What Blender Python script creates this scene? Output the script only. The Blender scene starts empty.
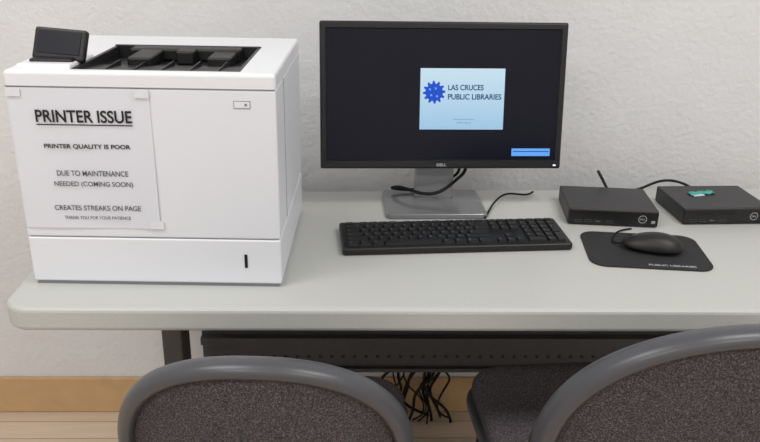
import bpy, bmesh, math, random
from mathutils import Vector, Matrix
random.seed(4)
S=bpy.context.scene
COL=bpy.context.collection
H=0.73
WALL=0.205
# ---------------------------------------------------------------- materials
def lin(c):
    return tuple(((x/255)/12.92 if x/255<=.04045 else ((x/255+.055)/1.055)**2.4) for x in c)
def mat(name,rgb,rough=.5,metal=0,noise=0,nscale=40,bump=0,bscale=200,bdist=.001,spec=.5,emit=None,estr=0,coat=0):
    m=bpy.data.materials.new(name);m.use_nodes=True
    nt=m.node_tree;b=nt.nodes["Principled BSDF"];c=lin(rgb)
    b.inputs["Base Color"].default_value=(*c,1);b.inputs["Roughness"].default_value=rough
    b.inputs["Metallic"].default_value=metal;b.inputs["Specular IOR Level"].default_value=spec
    if coat:b.inputs["Coat Weight"].default_value=coat
    tc=nt.nodes.new("ShaderNodeTexCoord")
    if noise:
        n=nt.nodes.new("ShaderNodeTexNoise");n.inputs["Scale"].default_value=nscale;n.inputs["Detail"].default_value=4
        r=nt.nodes.new("ShaderNodeValToRGB")
        r.color_ramp.elements[0].position=.3;r.color_ramp.elements[1].position=.7
        r.color_ramp.elements[0].color=(*[x*(1-noise) for x in c],1);r.color_ramp.elements[1].color=(*[min(1,x*(1+noise)) for x in c],1)
        nt.links.new(tc.outputs["Object"],n.inputs["Vector"]);nt.links.new(n.outputs["Fac"],r.inputs[0]);nt.links.new(r.outputs[0],b.inputs["Base Color"])
    if bump:
        n=nt.nodes.new("ShaderNodeTexNoise");n.inputs["Scale"].default_value=bscale;n.inputs["Detail"].default_value=5
        bu=nt.nodes.new("ShaderNodeBump");bu.inputs["Strength"].default_value=bump;bu.inputs["Distance"].default_value=bdist
        nt.links.new(tc.outputs["Object"],n.inputs["Vector"]);nt.links.new(n.outputs["Fac"],bu.inputs["Height"]);nt.links.new(bu.outputs[0],b.inputs["Normal"])
    if emit:
        b.inputs["Emission Color"].default_value=(*lin(emit),1);b.inputs["Emission Strength"].default_value=estr
    return m
M={}
M['wall']=mat("wall_paint",(224,225,227),.75,noise=.02,nscale=9,bump=.5,bscale=80,bdist=.005,spec=.2)
M['ceil']=mat("ceiling_paint",(235,235,232),.9)
M['desk']=mat("desk_laminate",(186,188,185),.42,noise=.03,nscale=300)
M['white']=mat("printer_white",(226,229,236),.38)
M['white2']=mat("printer_white_lid",(230,233,239),.35)
M['seam']=mat("printer_seam",(130,132,138),.6)
M['black']=mat("black_plastic",(17,17,19),.45)
M['black2']=mat("black_plastic_dark",(9,9,10),.5)
M['tray']=mat("tray_black",(30,30,33),.4)
M['dgrey']=mat("dark_grey_plastic",(36,36,39),.45)
M['key']=mat("keycap_black",(21,21,23),.5)
M['legend']=mat("legend_grey",(150,150,150),.6)
M['bezel']=mat("monitor_bezel",(24,24,27),.35)
M['silver']=mat("stand_silver",(165,167,170),.35,metal=.6)
M['base']=mat("stand_base_grey",(132,134,137),.25,metal=.5,coat=.3)
M['paper']=mat("paper_white",(220,223,232),.6)
M['ink']=mat("ink_black",(22,22,26),.7)
M['ink2']=mat("ink_grey",(80,82,90),.7)
M['steel']=mat("powder_steel",(76,77,80),.5,noise=.1,nscale=60)
M['base_tan']=mat("baseboard_tan",(200,166,122),.5,noise=.06,nscale=20)
M['frame']=mat("chair_plastic_grey",(74,75,80),.34,bump=.15,bscale=300,bdist=.0005)
M['tube']=mat("chair_tube",(52,52,56),.35,metal=.4)
M['pad']=mat("mousepad_cloth",(35,36,39),.85,bump=.2,bscale=900,bdist=.0004)
M['teal']=mat("teal_tag",(62,168,160),.5)
M['cable']=mat("cable_black",(14,14,15),.6,spec=.3)
M['lw']=mat("logo_grey",(175,178,182),.5)
M['screen']=mat("screen_dark",(9,11,20),.22,emit=(8,11,26),estr=.5,spec=.25)
M['blue']=mat("screen_blue",(28,60,150),.5,emit=(30,62,160),estr=.9,spec=.1)
M['navy']=mat("screen_navy",(25,45,90),.5,emit=(25,45,95),estr=.6,spec=.1)
M['bar']=mat("screen_bar",(60,110,180),.5,emit=(100,160,235),estr=.75,spec=.1)
M['led']=mat("led",(200,200,210),.4,emit=(220,225,255),estr=1)
m=mat("screen_logo_box",(190,215,235),.5,spec=.1);nt=m.node_tree;b=nt.nodes["Principled BSDF"]
tc=nt.nodes.new("ShaderNodeTexCoord");sx=nt.nodes.new("ShaderNodeSeparateXYZ");r=nt.nodes.new("ShaderNodeValToRGB")
r.color_ramp.elements[0].color=(*lin((150,195,228)),1);r.color_ramp.elements[1].color=(*lin((200,226,240)),1)
nt.links.new(tc.outputs["Generated"],sx.inputs[0]);nt.links.new(sx.outputs[2],r.inputs[0])
nt.links.new(r.outputs[0],b.inputs["Emission Color"]);b.inputs["Base Color"].default_value=(.1,.12,.14,1);b.inputs["Emission Strength"].default_value=.85
M['box']=m
m=mat("speckled_fabric",(80,76,84),.95,spec=.15);nt=m.node_tree;b=nt.nodes["Principled BSDF"]
tc=nt.nodes.new("ShaderNodeTexCoord");n=nt.nodes.new("ShaderNodeTexNoise");n.inputs["Scale"].default_value=450;n.inputs["Detail"].default_value=3;n.inputs["Roughness"].default_value=.7
r=nt.nodes.new("ShaderNodeValToRGB");e=r.color_ramp.elements
e[0].position=.34;e[0].color=(*lin((46,44,48)),1);e[1].position=.70;e[1].color=(*lin((130,121,122)),1)
k=e.new(.52);k.color=(*lin((77,73,77)),1)
bu=nt.nodes.new("ShaderNodeBump");bu.inputs["Strength"].default_value=.35;bu.inputs["Distance"].default_value=.001
nt.links.new(tc.outputs["Object"],n.inputs["Vector"]);nt.links.new(n.outputs["Fac"],r.inputs[0]);nt.links.new(r.outputs[0],b.inputs["Base Color"])
nt.links.new(n.outputs["Fac"],bu.inputs["Height"]);nt.links.new(bu.outputs[0],b.inputs["Normal"])
M['fabric']=m
m=mat("wood_floor",(205,180,150),.4);nt=m.node_tree;b=nt.nodes["Principled BSDF"]
tc=nt.nodes.new("ShaderNodeTexCoord");br=nt.nodes.new("ShaderNodeTexBrick")
br.inputs["Scale"].default_value=1;br.inputs["Brick Width"].default_value=1.2;br.inputs["Row Height"].default_value=.075;br.inputs["Mortar Size"].default_value=.0015
br.inputs["Color1"].default_value=(*lin((226,206,186)),1);br.inputs["Color2"].default_value=(*lin((214,192,170)),1);br.inputs["Mortar"].default_value=(*lin((165,135,108)),1)
mp=nt.nodes.new("ShaderNodeMapping");mp.inputs["Scale"].default_value=(2,30,1)
n=nt.nodes.new("ShaderNodeTexNoise");n.inputs["Scale"].default_value=3;n.inputs["Detail"].default_value=5
mx=nt.nodes.new("ShaderNodeMixRGB");mx.blend_type='MULTIPLY';mx.inputs[0].default_value=.2
nt.links.new(tc.outputs["Object"],br.inputs["Vector"]);nt.links.new(tc.outputs["Object"],mp.inputs[0]);nt.links.new(mp.outputs[0],n.inputs["Vector"])
nt.links.new(br.outputs[0],mx.inputs[1]);nt.links.new(n.outputs["Fac"],mx.inputs[2]);nt.links.new(mx.outputs[0],b.inputs["Base Color"])
M['floor']=m
# ---------------------------------------------------------------- helpers
def empty(name,loc=(0,0,0),rot=(0,0,0)):
    o=bpy.data.objects.new(name,None);o.location=loc;o.rotation_euler=rot;o.empty_display_size=.05;COL.objects.link(o);return o
def obj(name,bm,m,parent=None,smooth=False,loc=None,rot=None):
    me=bpy.data.meshes.new(name)
    bmesh.ops.recalc_face_normals(bm,faces=bm.faces[:])
    bm.to_mesh(me);bm.free()
    o=bpy.data.objects.new(name,me);COL.objects.link(o)
    if m:me.materials.append(M[m] if isinstance(m,str) else m)
    if parent:o.parent=parent
    if loc:o.location=loc
    if rot:o.rotation_euler=rot
    if smooth:
        for p in me.polygons:p.use_smooth=True
    return o
def addbox(bm,x0,x1,y0,y1,z0,z1,bev=0,seg=2):
    t=bmesh.new()
    bmesh.ops.create_cube(t,size=1)
    for v in t.verts:v.co=Vector(((x0+x1)/2+v.co.x*(x1-x0),(y0+y1)/2+v.co.y*(y1-y0),(z0+z1)/2+v.co.z*(z1-z0)))
    if bev:bmesh.ops.bevel(t,geom=t.edges[:],offset=bev,segments=seg,profile=.5,affect='EDGES')
    me=bpy.data.meshes.new("t");t.to_mesh(me);t.free();bm.from_mesh(me);bpy.data.meshes.remove(me)
def box(name,x0,x1,y0,y1,z0,z1,m,parent=None,bev=0,seg=2,**k):
    bm=bmesh.new();addbox(bm,x0,x1,y0,y1,z0,z1,bev,seg);return obj(name,bm,m,parent,**k)
def boxes(name,L,m,parent=None,bev=0,seg=2):
    bm=bmesh.new()
    for b in L:addbox(bm,*b,bev,seg)
    return obj(name,bm,m,parent)
def rrect(x0,x1,y0,y1,r,n=8):
    P=[]
    for cx,cy,a in ((x1-r,y1-r,0),(x0+r,y1-r,90),(x0+r,y0+r,180),(x1-r,y0+r,270)):
        for i in range(n+1):
            t=math.radians(a+90*i/n);P.append((cx+r*math.cos(t),cy+r*math.sin(t)))
    return P
def slab(name,P,z0,z1,m,parent=None,bev=0,seg=3,smooth=False):
    bm=bmesh.new();f=bm.faces.new([bm.verts.new((x,y,z0)) for x,y in P])
    e=bmesh.ops.extrude_face_region(bm,geom=[f])
    for v in e['geom']:
        if isinstance(v,bmesh.types.BMVert):v.co.z=z1
    if bev:
        ed=[x for x in bm.edges if abs(x.verts[0].co.z-x.verts[1].co.z)<1e-6]
        bmesh.ops.bevel(bm,geom=ed,offset=bev,segments=seg,profile=.5,affect='EDGES')
    return obj(name,bm,m,parent,smooth)
def tube(name,pts,r,m,parent=None,closed=False,res=6,bez=True,flat=None):
    cu=bpy.data.curves.new(name,'CURVE');cu.dimensions='3D';cu.bevel_depth=r;cu.bevel_resolution=res;cu.resolution_u=10;cu.use_fill_caps=True
    s=cu.splines.new('NURBS' if bez else 'POLY');s.points.add(len(pts)-1)
    for p,c in zip(s.points,pts):p.co=(*c,1)
    if bez:s.order_u=min(4,len(pts));s.use_endpoint_u=not closed
    s.use_cyclic_u=closed
    o=bpy.data.objects.new(name+"_c",cu);COL.objects.link(o)
    bpy.context.view_layer.update()
    me=bpy.data.meshes.new_from_object(o.evaluated_get(bpy.context.evaluated_depsgraph_get()))
    bpy.data.objects.remove(o)
    me.name=name;q=bpy.data.objects.new(name,me);COL.objects.link(q);me.materials.clear();me.materials.append(M[m])
    for p in me.polygons:p.use_smooth=True
    if parent:q.parent=parent
    return q
def text(name,s,u,v,w,h,y,m,parent,bold=.0,plane='XZ'):
    cu=bpy.data.curves.new(name,'FONT');cu.body=s;cu.size=1;cu.offset=bold;cu.extrude=0
    o=bpy.data.objects.new(name+"_c",cu);COL.objects.link(o);bpy.context.view_layer.update()
    me=bpy.data.meshes.new_from_object(o.evaluated_get(bpy.context.evaluated_depsgraph_get()));bpy.data.objects.remove(o)
    xs=[q.co.x for q in me.vertices];ys=[q.co.y for q in me.vertices]
    x0,x1,y0,y1=min(xs),max(xs),min(ys),max(ys)
    for q in me.vertices:
        a=(q.co.x-(x0+x1)/2)/(x1-x0)*w+u;b=(q.co.y-(y0+y1)/2)/(y1-y0)*h+v
        q.co=(a,y,b) if plane=='XZ' else (a,b,y)
    me.name=name;q=bpy.data.objects.new(name,me);COL.objects.link(q);me.materials.clear();me.materials.append(M[m]);q.parent=parent
    return q
# ---------------------------------------------------------------- room
box("floor",-3,3,-4,WALL+.1,-.1,0,'floor')
box("ceiling",-3,3,-4,WALL+.1,2.7,2.8,'ceil')
box("wall_back",-3,3,WALL,WALL+.1,0,2.7,'wall')
box("wall_left",-3.1,-3,-4,WALL+.1,0,2.7,'wall')
box("wall_right",3,3.1,-4,WALL+.1,0,2.7,'wall')
box("wall_front",-3,3,-4.1,-4,0,2.7,'wall')
bm=bmesh.new();addbox(bm,-2.995,2.995,WALL-.012,WALL-.0005,.001,.112,.003)
obj("baseboard_back",bm,'base_tan')
# ---------------------------------------------------------------- desk
desk=empty("computer_desk",(0,0,0))
X0,X1=-.604,1.25
P=rrect(X0,X1,-.566,.03,.045,8)
P=[(x,y if y<-.2 else y-.038+.06*(x+.6)/1.5) for x,y in P]
slab("desktop",P,H-.042,H,'desk',desk,bev=.008,seg=3)
boxes("modesty_panel",[(-.43,1.0,.10,.103,.20,.66),(-.43,1.0,.078,.103,.285,.305),(-.43,1.0,.085,.103,.60,.612),(-.43,1.0,.085,.103,.20,.21)],'steel',desk)
boxes("under_frame",[(-.45,1.05,-.20,-.16,.648,.688),(-.45,1.05,.02,.06,.648,.688)],'steel',desk,.003)
for i,x in enumerate((-.47,1.05)):
    boxes("leg_%d"%(i+1),[(x,x+.045,-.13,-.05,.03,.688),(x-.002,x+.047,-.46,.11,0,.035),(x,x+.045,-.42,.07,.655,.688)],'steel',desk,.004)
boxes("panel_slots",[(-.40+i*.03,-.392+i*.03,.0985,.1005,.236,.243) for i in range(44)],'black2',desk)
# ---------------------------------------------------------------- printer
pr=empty("laser_printer",(-.5769,-.4763,H),(0,0,-.0257))
W,Dp,Hp=.418,.37,.362
bm=bmesh.new();addbox(bm,0,W,0,Dp,.006,.086,.003,3);obj("paper_drawer",bm,'white',pr)
bm=bmesh.new();addbox(bm,0,W,0,Dp,.0875,.337,.003,3);obj("body",bm,'white',pr)
box("body_core",.004,W-.004,.003,Dp-.006,.0,.34,'seam',pr)
bm=bmesh.new()
def ring(x0,x1,y0,y1,z):return [bm.verts.new(p) for p in ((x0,y0,z),(x1,y0,z),(x1,y1,z),(x0,y1,z))]
ob=ring(0,W,0,Dp,.338);ot=ring(.0,W,0,Dp,Hp);it=ring(.098,.362,.016,.25,Hp);ib=ring(.104,.356,.03,.245,.339)
bm.faces.new(ob[::-1])
for a,b_ in ((ob,ot),(ot,it),(it,ib)):
    for i in range(4):bm.faces.new((a[i],a[(i+1)%4],b_[(i+1)%4],b_[i]))
bm.faces.new(ib)
ed=[e for e in bm.edges if all(v in ot for v in e.verts) or (any(v in ot for v in e.verts) and any(v in ob for v in e.verts))]
bmesh.ops.bevel(bm,geom=ed,offset=.006,segments=4,profile=.5,affect='EDGES')
obj("lid",bm,'white2',pr)
bm=bmesh.new()
prof=[(.020,.3585),(.06,.355),(.12,.350),(.17,.3425),(.245,.3415)]
L=[];R_=[]
for y,z in prof:L.append(bm.verts.new((.103,y,z)));R_.append(bm.verts.new((.357,y,z)))
for i in range(len(prof)-1):bm.faces.new((L[i],R_[i],R_[i+1],L[i+1]))
obj("output_bin",bm,'tray',pr)
boxes("bin_liner",[(.098,.104,.016,.25,.341,.3622),(.356,.362,.016,.25,.341,.3622),(.098,.362,.242,.250,.341,.364),(.098,.362,.0155,.0195,.345,.3622)],'tray',pr,.001)
boxes("eject_rollers",[(.135,.33,.205,.24,.343,.364),(.155,.195,.12,.21,.343,.363),(.225,.255,.17,.21,.343,.366),(.285,.325,.14,.21,.343,.361)],'black',pr,.003)
boxes("bin_ribs",[(.14+i*.045,.142+i*.045,.03,.13,.343,.3575) for i in range(5)],'tray',pr,.0005)
boxes("panel_base",[(.012,.098,.02,.13,.355,.368)],'white2',pr,.005,3)
boxes("panel_hinge",[(.026,.094,.040,.10,.366,.373)],'black',pr,.003)
cp=empty("control_panel",(.064,.064,.372),(math.radians(-24),math.radians(3),math.radians(-7)));cp.parent=pr
boxes("panel_housing",[(-.043,.043,-.004,.010,-.006,.046)],'black',cp,.004,3)
boxes("panel_display",[(-.036,.036,-.0052,-.004,.004,.040)],mat("lcd",(34,37,44),.3,spec=.3),cp)
boxes("front_seams",[(.001,W-.001,-.0006,.002,.3372,.3384)],'seam',pr)
boxes("drawer_handle_slot",[(.357,.362,-.001,.002,.036,.060)],'black2',pr)
boxes("badge",[(.352,.378,-.0008,.001,.308,.320)],'seam',pr)
boxes("badge_face",[(.353,.377,-.0012,.001,.309,.319)],'white',pr)
boxes("badge_mark",[(.369,.373,-.0014,.001,.312,.316)],'seam',pr)
boxes("side_seam",[(W-.001,W+.0006,.10,.102,.09,.336)],'seam',pr)
# paper sign (thin sheet taped flat to the printer front)
pp=empty("paper_sign",(-.5769,-.4763,H),(0,0,-.0257))
bm=bmesh.new();N=14
V=[[bm.verts.new((.004+.218*i/N,-.0014-.0006*math.sin(i*.5+j*.35),.104+.232*j/N)) for i in range(N+1)] for j in range(N+1)]
for j in range(N):
    for i in range(N):bm.faces.new((V[j][i],V[j][i+1],V[j+1][i+1],V[j+1][i]))
obj("sheet",bm,'paper',pp,True)
bm=bmesh.new()
for (u0,v0) in ((.0,.322),(.198,.322),(.204,.104)):
    addbox(bm,u0+.001,u0+.024,-.0026,-.0023,v0,v0+.014)
obj("tape",bm,mat("clear_tape",(224,227,234),.3),pp)
yy=-.0032
text("line_1","PRINTER ISSUE",.118,.292,.150,.020,yy,'ink',pp,.02)
box("underline",.043,.193,yy-.0001,yy,.2775,.2793,'ink',pp)
text("line_2","PRINTER QUALITY IS POOR",.118,.243,.136,.0085,yy,'ink',pp,.025)
text("line_3","DUE TO MAINTENANCE",.121,.199,.114,.0090,yy,'ink2',pp,.01)
text("line_4","NEEDED (COMING SOON)",.121,.180,.126,.0105,yy,'ink2',pp,.01)
text("line_5","CREATES STREAKS ON PAGE",.123,.140,.140,.0085,yy,'ink2',pp,.01)
text("line_6","THANK YOU FOR YOUR PATIENCE",.121,.123,.108,.0055,yy,'ink2',pp,.01)
# ---------------------------------------------------------------- monitor
mon=empty("computer_monitor",(-.1096,-.1131,.8220),(0,0,.0291))
hd=empty("head",(0,0,0),(-.1352,0,0));hd.parent=mon
mw,mh=.51,.302
bm=bmesh.new()
def ring2(x0,x1,z0,z1,y):return [bm.verts.new(p) for p in ((x0,y,z0),(x1,y,z0),(x1,y,z1),(x0,y,z1))]
o0=ring2(0,mw,0,mh,.022);o1=ring2(0,mw,0,mh,0);i1=ring2(.012,mw-.012,.017,mh-.013,0);i2=ring2(.014,mw-.014,.019,mh-.015,.003)
bk=ring2(.06,mw-.06,.05,mh-.05,.045)
for a,b_ in ((o0,o1),(o1,i1),(i1,i2),(bk,o0)):
    for i in range(4):bm.faces.new((a[i],a[(i+1)%4],b_[(i+1)%4],b_[i]))
bm.faces.new(bk)
ed=[e for e in bm.edges if all(v in o1 for v in e.verts) or (any(v in o1 for v in e.verts) and any(v in o0 for v in e.verts))]
bmesh.ops.bevel(bm,geom=ed,offset=.004,segments=3,profile=.5,affect='EDGES')
obj("bezel",bm,'bezel',hd)
box("screen",.013,mw-.013,.0028,.0045,.018,mh-.014,'screen',hd)
box("logo_box",.207,.383,.0020,.0027,.083,.209,'box',hd)
bm=bmesh.new();G=[]
for i in range(48):
    a=i*2*math.pi/48;rr=.0235 if (i%4)<2 else .018
    G.append(bm.verts.new((.236+rr*math.cos(a),.0016,.160+rr*math.sin(a))))
bm.faces.new(G);obj("gear_logo",bm,'blue',hd)
for k,(du,dv) in enumerate(((-.009,.006),(.006,-.008),(.003,.008),(-.006,-.006))):
    box("gear_mark_%d"%(k+1),.236+du-.002,.236+du+.002,.0009,.0012,.160+dv-.002,.160+dv+.002,'bar',hd)
text("logo_text_1","LAS CRUCES",.302,.170,.074,.0115,.0016,'navy',hd,.02)
text("logo_text_2","PUBLIC LIBRARIES",.321,.151,.112,.0115,.0016,'navy',hd,.02)
text("logo_text_3","Welcome to the library",.300,.104,.045,.003,.0016,'navy',hd)
text("logo_text_4","please sign in",.300,.097,.030,.003,.0016,'navy',hd)
box("notice_bar",.404,.486,.0020,.0027,.027,.043,'bar',hd)
box("notice_line",.407,.483,.0014,.0019,.036,.0375,'navy',hd)
text("brand_text","DELL",mw/2,.0085,.020,.006,-.0004,'lw',hd,.02)
box("power_led",mw-.016,mw-.010,-.0005,.001,.006,.009,'led',hd)
bm=bmesh.new()
addbox(bm,.205,.290,.050,.067,-.088,.14,.004,3)
obj("stand_neck",bm,'silver',mon)
slab("stand_base",rrect(.137,.350,-.060,.100,.012,6),-.092,-.080,'base',mon,bev=.004)
box("hinge_block",.20,.30,.044,.062,.10,.20,'bezel',hd,.003)
def T(L):
    mi=Matrix.Translation((-.1096,-.1131,.8220))@Matrix.Rotation(.0291,4,'Z');mi.invert()
    return [tuple(mi@Vector(p)) for p in L]
tube("video_cable",T([(.045,-.03,.752),(.06,-.045,.765),(.10,-.09,.757),(.15,-.09,.760),(.19,-.05,.785),(.22,-.03,.80),(.20,-.015,.88)]),.0036,'cable',mon)
tube("power_lead",T([(.046,-.03,.752),(.08,-.03,.745),(.14,-.025,.752),(.18,-.02,.775),(.21,-.02,.795),(.17,-.01,.88)]),.0032,'cable',mon)
tube("usb_cable",T([(.235,-.165,.734),(.245,-.14,.734),(.258,-.095,.734),(.285,-.05,.742),(.31,-.04,.748),(.352,-.03,.735),(.37,0,.735)]),.0022,'cable',mon)
# ---------------------------------------------------------------- keyboard
kb=empty("keyboard",(-.0589,-.3568,H+.0005),(math.radians(1.8),0,.075))
KW,KD=.440,.127
slab("case",rrect(0,KW,0,KD,.006,5),0,.014,'black',kb,bev=.0035)
box("feet",.03,KW-.03,.10,.118,-.0035,.001,'black2',kb,.0005)
bm=bmesh.new();lg=bmesh.new()
def key(x,y,w,d,leg=True):
    g=.0011
    x0,x1,y0,y1=x+g,x+w-g,y+g,y+d-g
    b=[(x0,y0,.012),(x1,y0,.012),(x1,y1,.012),(x0,y1,.012)];i=.0016
    t=[(x0+i,y0+i,.0185),(x1-i,y0+i,.0185),(x1-i,y1-i*.5,.0185),(x0+i,y1-i*.5,.0185)]
    B=[bm.verts.new(p) for p in b];Tt=[bm.verts.new(p) for p in t]
    for k in range(4):bm.faces.new((B[k],B[(k+1)%4],Tt[(k+1)%4],Tt[k]))
    bm.faces.new(Tt)
    if leg:
        cx,cy=x0+.0055,y1-.0055
        for (a,b2,c,d2) in ((-.0012,.0012,.0008,.0014),(-.0012,-.0006,-.0018,.0014),(-.0012,.0012,-.0018,-.0012)):
            lg.faces.new([lg.verts.new(p) for p in ((cx+a,cy+c,.0187),(cx+b2,cy+c,.0187),(cx+b2,cy+d2,.0187),(cx+a,cy+d2,.0187))])
u=.0187;ox=.010
rows=[[1.25,1.25,1.25,5.9,1.25,1.25,1.25,1.6],[2.25]+[1]*10+[2.75],[1.75]+[1]*11+[2.25],[1.5]+[1]*12+[1.5],[1]*13+[2]]
for r_,ks in enumerate(rows):
    x=ox;y=.010+r_*u
    for w in ks:key(x,y,w*u,u,w<3);x+=w*u
x=ox
for i in range(13):
    if i in(1,5,9):x+=.5*u*.98
    key(x,.0105+5*u,u,.0135,True);x+=u*(1.04)
nx=ox+15.3*u
for i in range(3):
    key(nx+i*u,.010,u,u);key(nx+i*u,.010+3*u,u,u);key(nx+i*u,.010+4*u,u,u);key(nx+i*u,.0105+5*u,u,.0135)
key(nx+u,.010+u,u,u)
px=nx+3.25*u
key(px,.010,2*u,u);key(px+2*u,.010,u,u);key(px+3*u,.010,u*.95,2*u)
for r_ in (1,2,3):
    for i in range(3):key(px+i*u,.010+r_*u,u,u)
key(px+3*u,.010+2*u,u*.95,2*u)
for i in range(4):key(px+i*u,.010+4*u,u*(.95 if i==3 else 1),u)
for i in range(4):key(px+i*u,.0105+5*u,u*(.95 if i==3 else 1),.0135,False)
obj("keycaps",bm,'key',kb);obj("key_legends",lg,'legend',kb)
# ---------------------------------------------------------------- mini PCs
def minipc(loc,rz,w):
    pc=empty("mini_desktop_computer",loc,(0,0,rz));d,h=.148,.036
    box("case",0,w,.004,d,.0015,h,'dgrey',pc,.003,3)
    box("front_plate",.001,w-.001,0,.006,.003,h-.001,'black',pc,.002)
    boxes("vent_slots",[(.012+i*.0065,.0155+i*.0065,-.0006,.001,.022,.031) for i in range(16)],'black2',pc)
    boxes("usb_ports",[(.014,.028,-.0008,.001,.008,.013),(.034,.048,-.0008,.001,.008,.013),(.056,.066,-.0008,.001,.009,.012),(.078,.092,-.0008,.001,.008,.013)],mat("port_metal",(105,107,110),.4,metal=.5),pc)
    boxes("usb_inner",[(.0145,.0275,-.0012,.001,.009,.0125),(.0345,.0475,-.0012,.001,.009,.0125),(.0785,.0915,-.0012,.001,.009,.0125)],'black2',pc)
    bm=bmesh.new();rr=.0085
    A=[bm.verts.new((.150+rr*math.cos(a*math.pi/12),-.0012,.019+rr*math.sin(a*math.pi/12))) for a in range(24)]
    B=[bm.verts.new((.150+(rr-.0012)*math.cos(a*math.pi/12),-.0012,.019+(rr-.0012)*math.sin(a*math.pi/12))) for a in range(24)]
    for i in range(24):bm.faces.new((A[i],A[(i+1)%24],B[(i+1)%24],B[i]))
    obj("brand_ring",bm,'lw',pc)
    text("brand_text","DELL",.150,.019,.010,.0035,-.0012,'lw',pc,.02)
    boxes("power_button",[(.168,.176,-.001,.001,.010,.016)],'legend',pc,.0008)
    boxes("rubber_feet",[(.01,.03,.01,.03,0,.002),(w-.03,w-.01,.01,.03,0,.002),(.01,.03,d-.03,d-.01,0,.002),(w-.03,w-.01,d-.03,d-.01,0,.002)],'black2',pc)
    boxes("rear_ports",[(.02,.16,d,d+.001,.010,.028)],'black2',pc)
    return pc
a=minipc((.403,-.190,H),-.105,.183)
b2=minipc((.644,-.190,H),.045,.188)
tube("antenna",[(.108,.153,.02),(.106,.158,.03),(.093,.163,.052),(.083,.166,.068)],.0033,'black',a,bez=False)
pc_c=empty("power_cable")
tube("lead_1",[(.585,-.025,.748),(.61,-.01,.745),(.64,.0,.757),(.68,.01,.766),(.715,.0,.760),(.73,-.02,.752)],.003,'cable',pc_c)
tg=empty("adhesive_tag",(.716,-.094,H+.0362),(0,0,.22))
bm=bmesh.new();N=8
V=[[bm.verts.new((-.029+.058*i/N,-.009+.018*j/3,.001+.004*math.sin(i*1.1+j)**2)) for i in range(N+1)] for j in range(4)]
for j in range(3):
    for i in range(N):bm.faces.new((V[j][i],V[j][i+1],V[j+1][i+1],V[j+1][i]))
t=obj("tag_film",bm,'teal',tg,True);md=t.modifiers.new("s","SOLIDIFY");md.thickness=.001
box("tag_paper",-.025,.0,-.014,-.008,.0002,.002,'paper',tg)
# ---------------------------------------------------------------- mouse pad
mp_=empty("mouse_pad",(.517,-.325,H),(0,0,-.115))
slab("cloth",rrect(-.112,.112,-.084,.084,.030,8),0,.003,'pad',mp_,bev=.0008)
text("print","PUBLIC LIBRARIES",.036,-.070,.085,.007,.0032,'lw',mp_,.02,'XY')
# ---------------------------------------------------------------- mouse
ms=empty("computer_mouse",(.530,-.328,H+.0032),(0,0,math.radians(163)))
bm=bmesh.new();bmesh.ops.create_uvsphere(bm,u_segments=40,v_segments=24,radius=1)
for v in bm.verts:
    x,y,z=v.co
    if z<0:z*=.25
    s=1-.10*x
    v.co=(x*.057,y*.031*s*(1-.08*math.cos(x*3)),.009+z*(.027 if z>0 else .036)*(1-.22*x-.1*x*x))
obj("shell",bm,'black',ms,True)
bm=bmesh.new();bmesh.ops.create_cone(bm,cap_ends=True,segments=24,radius1=.009,radius2=.009,depth=.006,matrix=Matrix.Translation((.034,0,.021))@Matrix.Rotation(math.pi/2,4,'X'))
obj("scroll_wheel",bm,'dgrey',ms,True)
tube("button_split",[(.054,0,.017),(.048,0,.0235),(.040,0,.0285)],.0006,'black2',ms,bez=False)
tube("mouse_cord",[(.054,0,.008),(.070,-.004,.004),(.074,-.03,.001),(.068,-.060,.0012),(.060,-.085,.0012),(.035,-.108,-.0014)],.0018,'cable',ms)
for i in range(15):
    x=.05+random.random()*.15;pts=[];z=.30
    for k in range(7):
        pts.append((x+random.uniform(-.05,.05),.135+random.uniform(-.02,.04),max(.01,z)))
        z-=.05
    pts[-1]=(pts[-1][0],pts[-1][1],.004);pts.insert(0,(x*.5+.06,.14,.45))
    tube("hanging_cord_%d"%(i+1),pts,random.choice((.0022,.003,.004)),'cable',desk)
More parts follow.
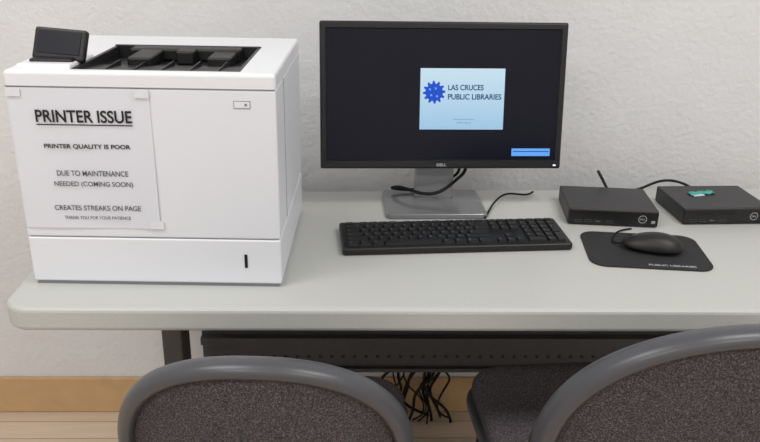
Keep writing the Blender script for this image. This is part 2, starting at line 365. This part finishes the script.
# ---------------------------------------------------------------- chairs
def chair(cx,yb,top,a,b,rz,sd,sz,sw):
    ch=empty("stacking_chair",(cx,yb,0),(0,0,rz))
    zc=top-b
    lean=math.radians(8)
    def bk(x,z,y=0):
        dz=z-zc
        return (x,y-dz*math.sin(lean)+.10*(x*x)/(a*a)*.5,zc+dz*math.cos(lean)+0)
    N=96;out=[]
    for i in range(N):
        t=2*math.pi*i/N;c,s=math.cos(t),math.sin(t)
        bb=b if s>0 else b*.85
        out.append((math.copysign(abs(c)**.92,c),math.copysign(abs(s)**.92,s)*bb))
    bm=bmesh.new();rings=[]
    for (ux,uz) in out:
        x=ux*a;z=uz;n=Vector((ux/a,0,uz/(b*b))).normalized()
        rg=[]
        for k in range(14):
            p=2*math.pi*k/14
            dr=math.cos(p)*.0135;dy=math.sin(p)*.021
            X=x+n.x*(dr-.0135);Z=zc+z+n.z*(dr-.0135)
            rg.append(bm.verts.new(bk(X,Z,dy)))
        rings.append(rg)
    for i in range(N):
        A=rings[i];B=rings[(i+1)%N]
        for k in range(14):bm.faces.new((A[k],A[(k+1)%14],B[(k+1)%14],B[k]))
    obj("back_rim",bm,'frame',ch,True)
    for nm,sg in (("back_pad_rear",-1),("back_pad_front",1)):
        bm=bmesh.new();prev=None;K=7
        cen=bm.verts.new(bk(0,zc,sg*.016))
        for j in range(1,K+1):
            f=j/K;row=[]
            for (ux,uz) in out:
                sc=(1-.022/a)*f
                row.append(bm.verts.new(bk(ux*a*sc,zc+uz*sc,sg*(.001+.015*(1-f**6)))))
            for i in range(N):
                if prev:bm.faces.new((prev[i],prev[(i+1)%N],row[(i+1)%N],row[i]))
                else:bm.faces.new((cen,row[i],row[(i+1)%N]))
            prev=row
        obj(nm,bm,'fabric',ch,True)
    sy0,sy1=.05,sd;sa=sw
    slab("seat_pan",rrect(-sa,sa,sy0,sy1,.08,8),sz-.06,sz-.04,'frame',ch,bev=.006)
    slab("seat_pad",rrect(-sa+.008,sa-.008,sy0+.008,sy1-.008,.075,8),sz-.04,sz,'fabric',ch,bev=.016,seg=5)
    zl=sz-.07
    for s,n in ((-1,"left"),(1,"right")):
        x=s*(a-.012)
        tube("side_frame_"+n,[bk(x*.99,zc+.02,.02),bk(x,zc-b*.5,.03),(x,.045,zl+.05),(x,.03,zl),(x*1.05,-.03,.2),(x*1.06,-.05,.012)],.011,'tube',ch)
        tube("front_leg_"+n,[(x*.85,.06,zl),(x*.85,.25,zl),(x*.85,sd-.09,zl),(x*.85,sd-.06,zl-.02),(x*.87,sd-.04,.2),(x*.9,sd-.03,.012)],.011,'tube',ch)
        for k,(yy_,xx) in enumerate(((-.05,x*1.06),(sd-.03,x*.9))):
            bm=bmesh.new();bmesh.ops.create_cone(bm,cap_ends=True,segments=16,radius1=.014,radius2=.013,depth=.02,matrix=Matrix.Translation((xx,yy_,.010)))
            obj("glide_%s_%d"%(n,k+1),bm,'black2',ch,True)
    tube("cross_bar",[(-a,.05,zl),(a,.05,zl)],.009,'tube',ch,bez=False)
    return ch
chair(-.163,-.80,.799,.213,.20,math.radians(-3),.48,.465,.212)
chair(.466,-.83,.867,.254,.232,math.radians(4),.54,.475,.248)
# ---------------------------------------------------------------- lights
def area(name,loc,sx,sy,e,col=(1,.99,.97)):
    l=bpy.data.lights.new(name,'AREA');l.shape='RECTANGLE';l.size=sx;l.size_y=sy;l.energy=e;l.color=col
    o=bpy.data.objects.new(name,l);o.location=loc;COL.objects.link(o)
for i,(x,y) in enumerate(((-1.2,-1.1),(1.2,-1.1),(-1.2,-2.8),(1.2,-2.8))):
    area("ceiling_light.%03d"%i,(x,y,2.66),1.2,.6,(22,22,25,25)[i])
w=bpy.data.worlds.new("world");S.world=w;w.use_nodes=True
w.node_tree.nodes["Background"].inputs[0].default_value=(.9,.95,1,1);w.node_tree.nodes["Background"].inputs[1].default_value=.4
# ---------------------------------------------------------------- camera
def camera(cx,cy,cz,pitch,yaw,roll,f):
    cp,sp=math.cos(pitch),math.sin(pitch);c,s=math.cos(yaw),math.sin(yaw)
    F=Vector((s*cp,c*cp,-sp));R=Vector((c,-s,0));U=R.cross(F)
    cr,sr=math.cos(roll),math.sin(roll);R2=R*cr+U*sr;U2=-R*sr+U*cr
    m=Matrix(((R2.x,U2.x,-F.x,cx),(R2.y,U2.y,-F.y,cy),(R2.z,U2.z,-F.z,cz),(0,0,0,1)))
    cd=bpy.data.cameras.new("camera");cd.sensor_width=36;cd.lens=f/760*36;cd.clip_start=.02
    o=bpy.data.objects.new("camera",cd);COL.objects.link(o);o.matrix_world=m;S.camera=o
camera(-.033,-1.6945,1.3271,.3745,.0318,.0179,788)
S.view_settings.view_transform='Standard'
